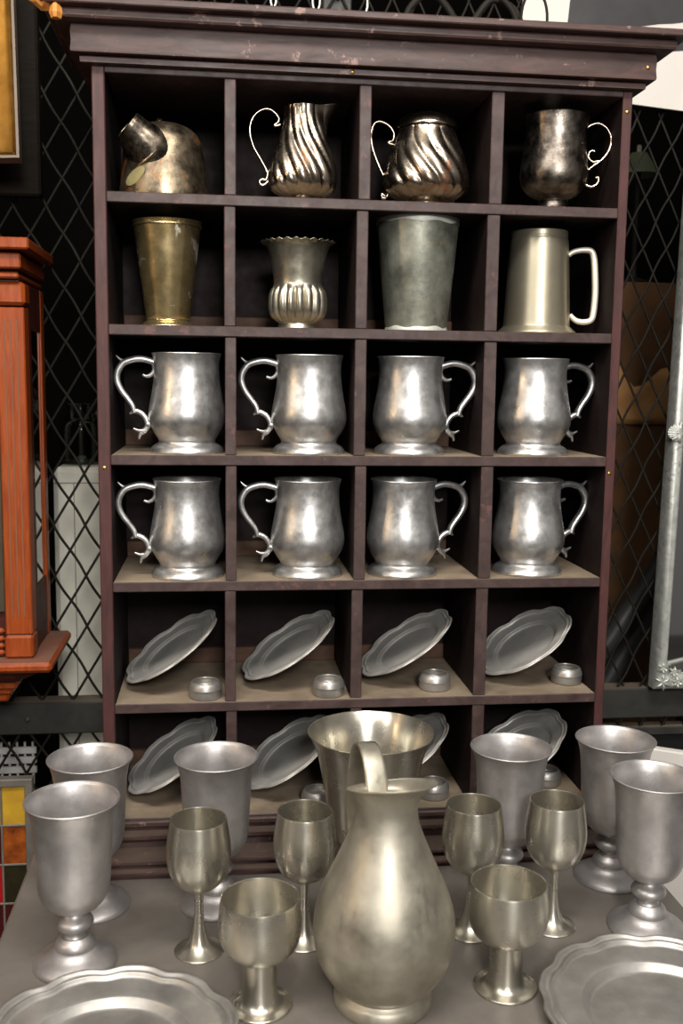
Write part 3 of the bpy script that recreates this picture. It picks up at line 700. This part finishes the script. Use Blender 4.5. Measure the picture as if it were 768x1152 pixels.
mb.add([(-.39, YF - .01, .0184), (-.080, YF - .01, .0184), (-.080, YK, .0184), (-.39, YK, .0184), (-.34, YF + .02, -.006), (-.125, YF + .02, -.006), (-.125, YK, -.006), (-.34, YK, -.006)],
       [(0, 1, 5, 4), (1, 2, 6, 5), (2, 3, 7, 6), (3, 0, 4, 7), (0, 3, 2, 1), (4, 5, 6, 7)])
cp(mb, 'corbel', M['clock_dark'])
mb = MB().box(-.345, -.121, YF + .012, YK, -.014, -.0062, .003).box(-.34, -.128, YF + .016, YK, -.022, -.0145, .003).box(-.335, -.133, YF + .02, YK, -.032, -.0225, .003)
cp(mb, 'lower_moulding', M['clock'])

bd = tag(MB().box(-.42, -.094, .222, .2445, .622, 1.0, .003).build('backing_board', M['board_dark'], None), 'dark brown board hanging on the mesh behind the gilt frame', 'board')
gf = thing('gilt_picture_frame', 'gilt picture frame with grey edge at the upper left, above the clock', 'picture frame', (-.1035, .132, .652), (R(-13), R(-3.0), 0))
mb = MB()
def ring_frame(mb, x0, x1, z0, z1, prof):
    """prof: list of (inset, y) -> frame swept round a rectangle"""
    n = len(prof); vs = []
    for cx, cz, sx, sz in ((x0, z0, 1, 1), (x1, z0, -1, 1), (x1, z1, -1, -1), (x0, z1, 1, -1)):
        for i, y in prof: vs.append((cx + sx * i, y, cz + sz * i))
    fs = [(k * n + i, ((k + 1) % 4) * n + i, ((k + 1) % 4) * n + (i + 1) % n, k * n + (i + 1) % n) for k in range(4) for i in range(n)]
    return mb.add(vs, fs)
ring_frame(mb, -.297, -.0035, .0035, .237, [(0, .0155), (0, .004), (.004, .001), (.010, .004), (.026, .009), (.034, .012), (.040, .009), (.046, .012), (.048, .0155)])
mb.build('moulding', M['gilt'], gf, ang=30)
ring_frame(MB(), -.30, 0, 0, .24, [(0, .016), (0, .0), (.0034, .0), (.0034, .016)]).build('outer_edge', M['frame_grey'], gf)
MB().box(-.255, -.045, .0125, .0155, .045, .195).build('picture', M['canvas'], gf)
mb = MB()
for z in (.05, .075, .090):
    mb.tube([(-.016 + .005 * math.cos(a * PI / 10), .0075 + .0012, z + .006 * math.sin(a * PI / 10)) for a in range(-8, 9)], .0012, 6)
mb.tube([(-.005, .002, .005), (-.024, .011, .026), (-.044, .015, .044)], .0016, 6)
mb.build('ornament', M['gilt'], gf)

sg_ = thing('stained_glass_panel', 'leaded stained glass panel with yellow and amber squares left of the table', 'stained glass', (-.24, .095, FLOOR + .0003), (0, 0, 0))
def gp(mb, name, m, **k): mb.xf(Matrix.Translation((.24, -.095, -FLOOR))); return mb.build(name, m, sg_, **k)
ring_frame_mb = ring_frame(MB(), -.40, -.1015, FLOOR + .0005, -.1265, [(0, .106), (0, .093), (.001, .092), (.009, .092), (.010, .093), (.010, .106)])
gp(ring_frame_mb, 'frame', M['lead'])
xs = [-.39, -.345, -.292, -.239, -.1865, -.1418, -.1115]
zs = [-.1365]; 
while zs[-1] > FLOOR + .07: zs.append(zs[-1] - .0535)
zs.append(FLOOR + .0105)
pal = {0: ['glass_y', 'glass_o', 'glass_y', 'glass_m', 'glass_y', 'glass_y'], 1: ['glass_r', 'glass_y', 'glass_g', 'glass_o', 'glass_m', 'glass_o'], 2: ['glass_o', 'glass_g', 'glass_y', 'glass_r', 'glass_r', 'glass_g'], 3: ['glass_y', 'glass_m', 'glass_o', 'glass_g', 'glass_m', 'glass_m']}
lead = MB()
for r in range(len(zs) - 1):
    for c in range(6):
        gp(MB().box(xs[c], xs[c + 1], .097, .1, zs[r + 1], zs[r]), 'pane', M[pal[r % 4][c]])
    if r: lead.box(-.39, -.1115, .0955, .1012, zs[r] - .0014, zs[r] + .0014, .0006)
for x in xs[1:-1]: lead.box(x - .0014, x + .0014, .0957, .1010, FLOOR + .0105, -.1365, .0006)
gp(lead, 'lead_came', M['lead'])

# ------------------------------------------------------------------ right: mirror, poster, white box
mr = thing('silver_mirror', 'mirror in an antique silver frame leaning on the rail at the right', 'mirror', (.9, .236, -.0735), (0, R(1.0), 0))
def mp_(mb, name, m, **k): mb.xf(Matrix.Translation((-.9, -.236, .0735))); return mb.build(name, m, mr, **k)
X0, X1, Z0, Z1 = .7875, 1.045, -.0710, .80
mp_(ring_frame(MB(), X0, X1, Z0, Z1, [(0, .244), (0, .224), (.003, .220), (.009, .2185), (.015, .220), (.0195, .226), (.0205, .244)]), 'frame', M['mirror_frame'], ang=40)
mp_(MB().box(X0 + .0195, X1 - .0195, .233, .238, Z0 + .0195, Z1 - .0195), 'glass', M['mirror'])
mp_(MB().box(X0 + .004, X1 - .004, .2385, .2465, Z0 + .004, Z1 - .004), 'backing', M['black'])
for cx, cz, s in ((X0 + .009, .316, 1.0),):
    mb = MB()
    for k in range(-5, 6):
        a = k * .26; L = .022
        mb.tube(crom([(cx + .008, .2185, cz), (cx - .001, .2150, cz + math.sin(a) * L * .3), (cx + .009 - math.cos(a) * L * 1.25, .2185, cz + math.sin(a) * L * .6)], 4), [.0014 + .0022 * q / 8 for q in range(9)], 6)
    mp_(mb, 'shell_ornament', M['mirror_frame'], ang=60)
mb = MB()
for dx, dz, s in ((.012, .012, .013), (.034, .012, .010), (.010, .034, .009), (.052, .014, .009), (.028, .028, .008)):
    cx, cz = X0 + dx, Z0 + dz
    for k in range(6):
        a = k * PI / 3 + dx * 50
        mb.tube([(cx, .219, cz), (cx + .55 * s * math.cos(a), .2165, cz + .55 * s * math.sin(a)), (cx + s * math.cos(a), .2195, cz + s * math.sin(a))], [.0012, .0026, .0006], 6)
    mb.lathe([(0, -.002), (.0022, -.001), (.0022, .001), (0, .002)], 8, None, (cx, .2165, cz))
mp_(mb, 'corner_ornament', M['mirror_frame'], ang=60)

po = thing('poster_board', 'white board with torn dark print hanging on the mesh at the upper right', 'poster', (.545, .246, .792), (0, R(4.5), 0))
MB().box(0, .50, -.004, 0, 0, .42, .0005).build('board', M['white'], po)
random.seed(3)
pts = [(.066, .42), (.066, .062), (.085, .075), (.10, .0865)]
for i in range(1, 21): pts.append((.10 + .0195 * i, .0865 + .0049 * i + random.uniform(-.0016, .0016)))
pts += [(.495, .42)]
MB().poly(pts, -.0052, -.0042).build('torn_print', M['print'], po)
MB().poly([(.10, .0855), (.16, .0945), (.235, .108), (.30, .119), (.30, .092), (.20, .074), (.12, .066)], -.0052, -.0042).build('torn_print', M['print'], po)

wb = thing('white_board', 'plain white board standing on edge on the floor right of the table', 'board', (.69, .105, FLOOR), (0, 0, R(-30)))
MB().box(0, .5, 0, .014, .02, -.108 - FLOOR, .002).build('panel', M['white'], wb)
for x in (.06, .40): MB().box(x, x + .04, -.05, .07, 0, .0198, .002).build('foot', M['white'], wb)

# ------------------------------------------------------------------ behind the mesh
wd = thing('white_cupboard', 'aged white painted cupboard behind the mesh, left of the cabinet', 'cupboard', (-.02, .42, FLOOR))
MB().box(-.100, .16, 0, .25, 0, .247 - FLOOR, .008).build('body', M['door_white'], wd)
MB().box(-.0685, -.0675, -.0006, .001, .0, .222 - FLOOR).box(-.0995, .155, -.0006, .001, .222 - FLOOR, .223 - FLOOR).build('seam', M['seam'], wd)
jar_p = [(.030, 0), (.034, .003), (.035, .02), (.034, .06), (.026, .075), (.022, .085), (.024, .095)]
j0 = MB().lathe(vessel(jar_p, .002, .004, lip=.001), 40).build('glass_jar', M['jar'], None)
for i, (x, y, s, l) in enumerate(((-.085, .49, 1.0, 'clear glass jar on the white cupboard, beside the clock case'), (-.012, .48, .9, 'clear glass jar on the white cupboard, close to the cabinet side'), (-.045, .57, 1.25, 'tall clear glass jar standing at the back of the white cupboard'))):
    o = j0 if i == 0 else j0.copy()
    if i: col.objects.link(o)
    o.location = (x, y, .2473); o.scale = (s, s, s); tag(o, l, 'jar', 'glass jars on the white cupboard')
cr = thing('slatted_crate', 'white slatted crate behind the lower mesh at far left', 'crate', (-.22, .36, FLOOR))
for k in range(3):
    z = -.224 - FLOOR + k * .0155
    MB().box(-.10, .075, 0, .006, z, z + .0105, .001).build('slat', M['crate'], cr)
for q in range(15): MB().box(-.098 + .0118 * q, -.095 + .0118 * q, .0062, .010, 0, -.176 - FLOOR, .0005).build('upright', M['crate'], cr)

bx = thing('cardboard_box', 'tall brown cardboard box behind the mesh, right of the cabinet', 'box', (.86, .52, FLOOR))
MB().box(-.09, .11, 0, .16, 0, .562 - FLOOR, .003).build('body', M['card'], bx)
mb = MB()
gx = [(-.09 + .2 * i / 12) for i in range(13)]
vs = []; 
for r_ in range(7):
    for i, x in enumerate(gx):
        z = .40 - .055 * r_ / 6 * 1.5 + .018 * math.sin(i * .9) * (1 - r_ / 6) + max(0, .09 - .02 * i) * (1 - r_ / 6); y = -.004 - .012 * (1 + math.sin(i * 1.3 + r_ * 1.1)) * (1 - abs(r_ - 2) / 5) * .6
        vs.append((x, y, z - FLOOR))
fs = [(r_ * 13 + i, r_ * 13 + i + 1, (r_ + 1) * 13 + i + 1, (r_ + 1) * 13 + i) for r_ in range(6) for i in range(12)]
mb.add(vs, fs)
o = mb.build('paper_wrap', M['paper'], bx, ang=60)
o.modifiers.new('thick', 'SOLIDIFY').thickness = .0015
pg = 'dark pipes leaning behind the mesh'
for i, (xa, xb, y, r_, l) in enumerate(((.62, 1.00, .40, .016, 'dark grey pipe leaning diagonally behind the mesh, upper of two'), (.70, 1.04, .44, .018, 'dark grey pipe leaning diagonally behind the mesh, lower of two'))):
    mb = MB().tube([(xa, y, -.30), (xb, y, .30)], r_, 20)
    mb.tube([(xb - .02, y, .30 - .0316), (xb + .0, y, .30)], r_ * 1.12, 20)
    # foot stub to the floor
    mb.tube([(xa - .41, y, FLOOR + .02), (xa, y, -.30)], r_, 20)
    tag(mb.build('pipe', M['pipe'], None), l, 'pipe', pg)
ld = thing('green_lamp', 'small lamp with pale green shade behind the mesh at upper right', 'lamp', (.862, .56, .5625))
MB().lathe([(0, 0)] + crom([(.03, 0), (.031, .004), (.012, .010), (.005, .03), (.005, .19)], 4) + [(0, .19)], 24).build('base', M['iron'], ld)
MB().lathe([(.036, .185), (.037, .185), (.014, .222), (.013, .222)], 32).build('shade', M['green'], ld)
MB().lathe([(0, .222), (.004, .222), (.004, .235), (0, .237)], 12).build('finial', M['cream'], ld)

# ------------------------------------------------------------------ the room
def slab(name, x0, x1, y0, y1, z0, z1, m): return struct(MB().box(x0, x1, y0, y1, z0, z1).build(name, m, None))
slab('floor', -2.2, 2.8, -3.4, 1.45, FLOOR - .05, FLOOR, M['floor'])
slab('wall_back', -2.2, 2.8, 1.40, 1.45, FLOOR, 1.75, M['shelfwall'])
slab('wall_left', -2.25, -2.2, .3, 1.45, FLOOR, 1.75, M['shelfwall'])
slab('wall_right', 2.8, 2.85, .3, 1.45, FLOOR, 1.75, M['shelfwall'])
slab('ceiling', -2.2, 2.8, .3, 1.45, 1.70, 1.75, M['shelfwall'])

# ------------------------------------------------------------------ light
w = bpy.data.worlds.new('room light'); scene.world = w; w.use_nodes = True
nt = w.node_tree; bg = nt.nodes['Background']
tc = nt.nodes.new('ShaderNodeTexCoord'); sx = nt.nodes.new('ShaderNodeSeparateXYZ'); nt.links.new(tc.outputs['Generated'], sx.inputs[0])
rp = nt.nodes.new('ShaderNodeValToRGB'); mr_ = nt.nodes.new('ShaderNodeMapRange'); mr_.inputs[1].default_value = -1; mr_.inputs[2].default_value = 1
nt.links.new(sx.outputs[2], mr_.inputs[0]); nt.links.new(mr_.outputs[0], rp.inputs[0])
e = rp.color_ramp.elements; e[0].position = .3; e[0].color = (.10, .09, .08, 1); e[1].position = .9; e[1].color = (.50, .47, .43, 1)
m_ = e.new(.55); m_.color = (.26, .245, .23, 1)
nt.links.new(rp.outputs[0], bg.inputs[0]); bg.inputs[1].default_value = .6

def area(name, loc, aim, sx_, sy_, power, c):
    d = bpy.data.lights.new(name, 'AREA'); d.shape = 'RECTANGLE'; d.size = sx_; d.size_y = sy_; d.energy = power; d.color = c
    o = bpy.data.objects.new(name, d); col.objects.link(o); o.location = loc
    o.rotation_euler = (Vector(aim) - Vector(loc)).to_track_quat('-Z', 'Y').to_euler(); return o
area('shop_window_light', (.33, -2.5, 1.12), (.3, 0, .2), .42, .42, 36, (1, .98, .95))
area('ceiling_light', (.15, -1.0, 1.60), (.25, -.2, .0), 1.5, .32, 31, (1, .95, .88))
area('side_fill_light', (-1.1, -1.5, 1.45), (-.1, .1, .2), .4, .4, 6, (1, .93, .84))  # unseen fill, added to brighten the cupboard and clock front
area('warm_lamp', (-1.6, -1.0, .82), (.2, 0, .2), .10, .28, 4, (1, .68, .38))

# ------------------------------------------------------------------ camera
cam = bpy.data.cameras.new('camera'); co = bpy.data.objects.new('camera', cam); col.objects.link(co)
p, y, r = R(7.428), R(6.821), R(.757)
f = Vector((math.sin(y) * math.cos(p), math.cos(y) * math.cos(p), -math.sin(p))); rt = Vector((math.cos(y), -math.sin(y), 0)); up = rt.cross(f)
rt, up = math.cos(r) * rt + math.sin(r) * up, -math.sin(r) * rt + math.cos(r) * up
co.matrix_world = Matrix(((rt.x, up.x, -f.x, .1414), (rt.y, up.y, -f.y, -1.1851), (rt.z, up.z, -f.z, .3867), (0, 0, 0, 1)))
cam.sensor_width = 36; cam.sensor_fit = 'AUTO'; cam.lens = 1134.5 / 1152 * 36; cam.clip_start = .02
cam.dof.use_dof = True; cam.dof.focus_distance = 1.2; cam.dof.aperture_fstop = 6.3
scene.camera = co
scene.view_settings.view_transform = 'Standard'; scene.view_settings.look = 'None'; scene.view_settings.gamma = 1
scene.view_settings.use_curve_mapping = False; scene.view_settings.exposure = 0.1
scene.cycles.use_denoising = True; scene.cycles.max_bounces = 8
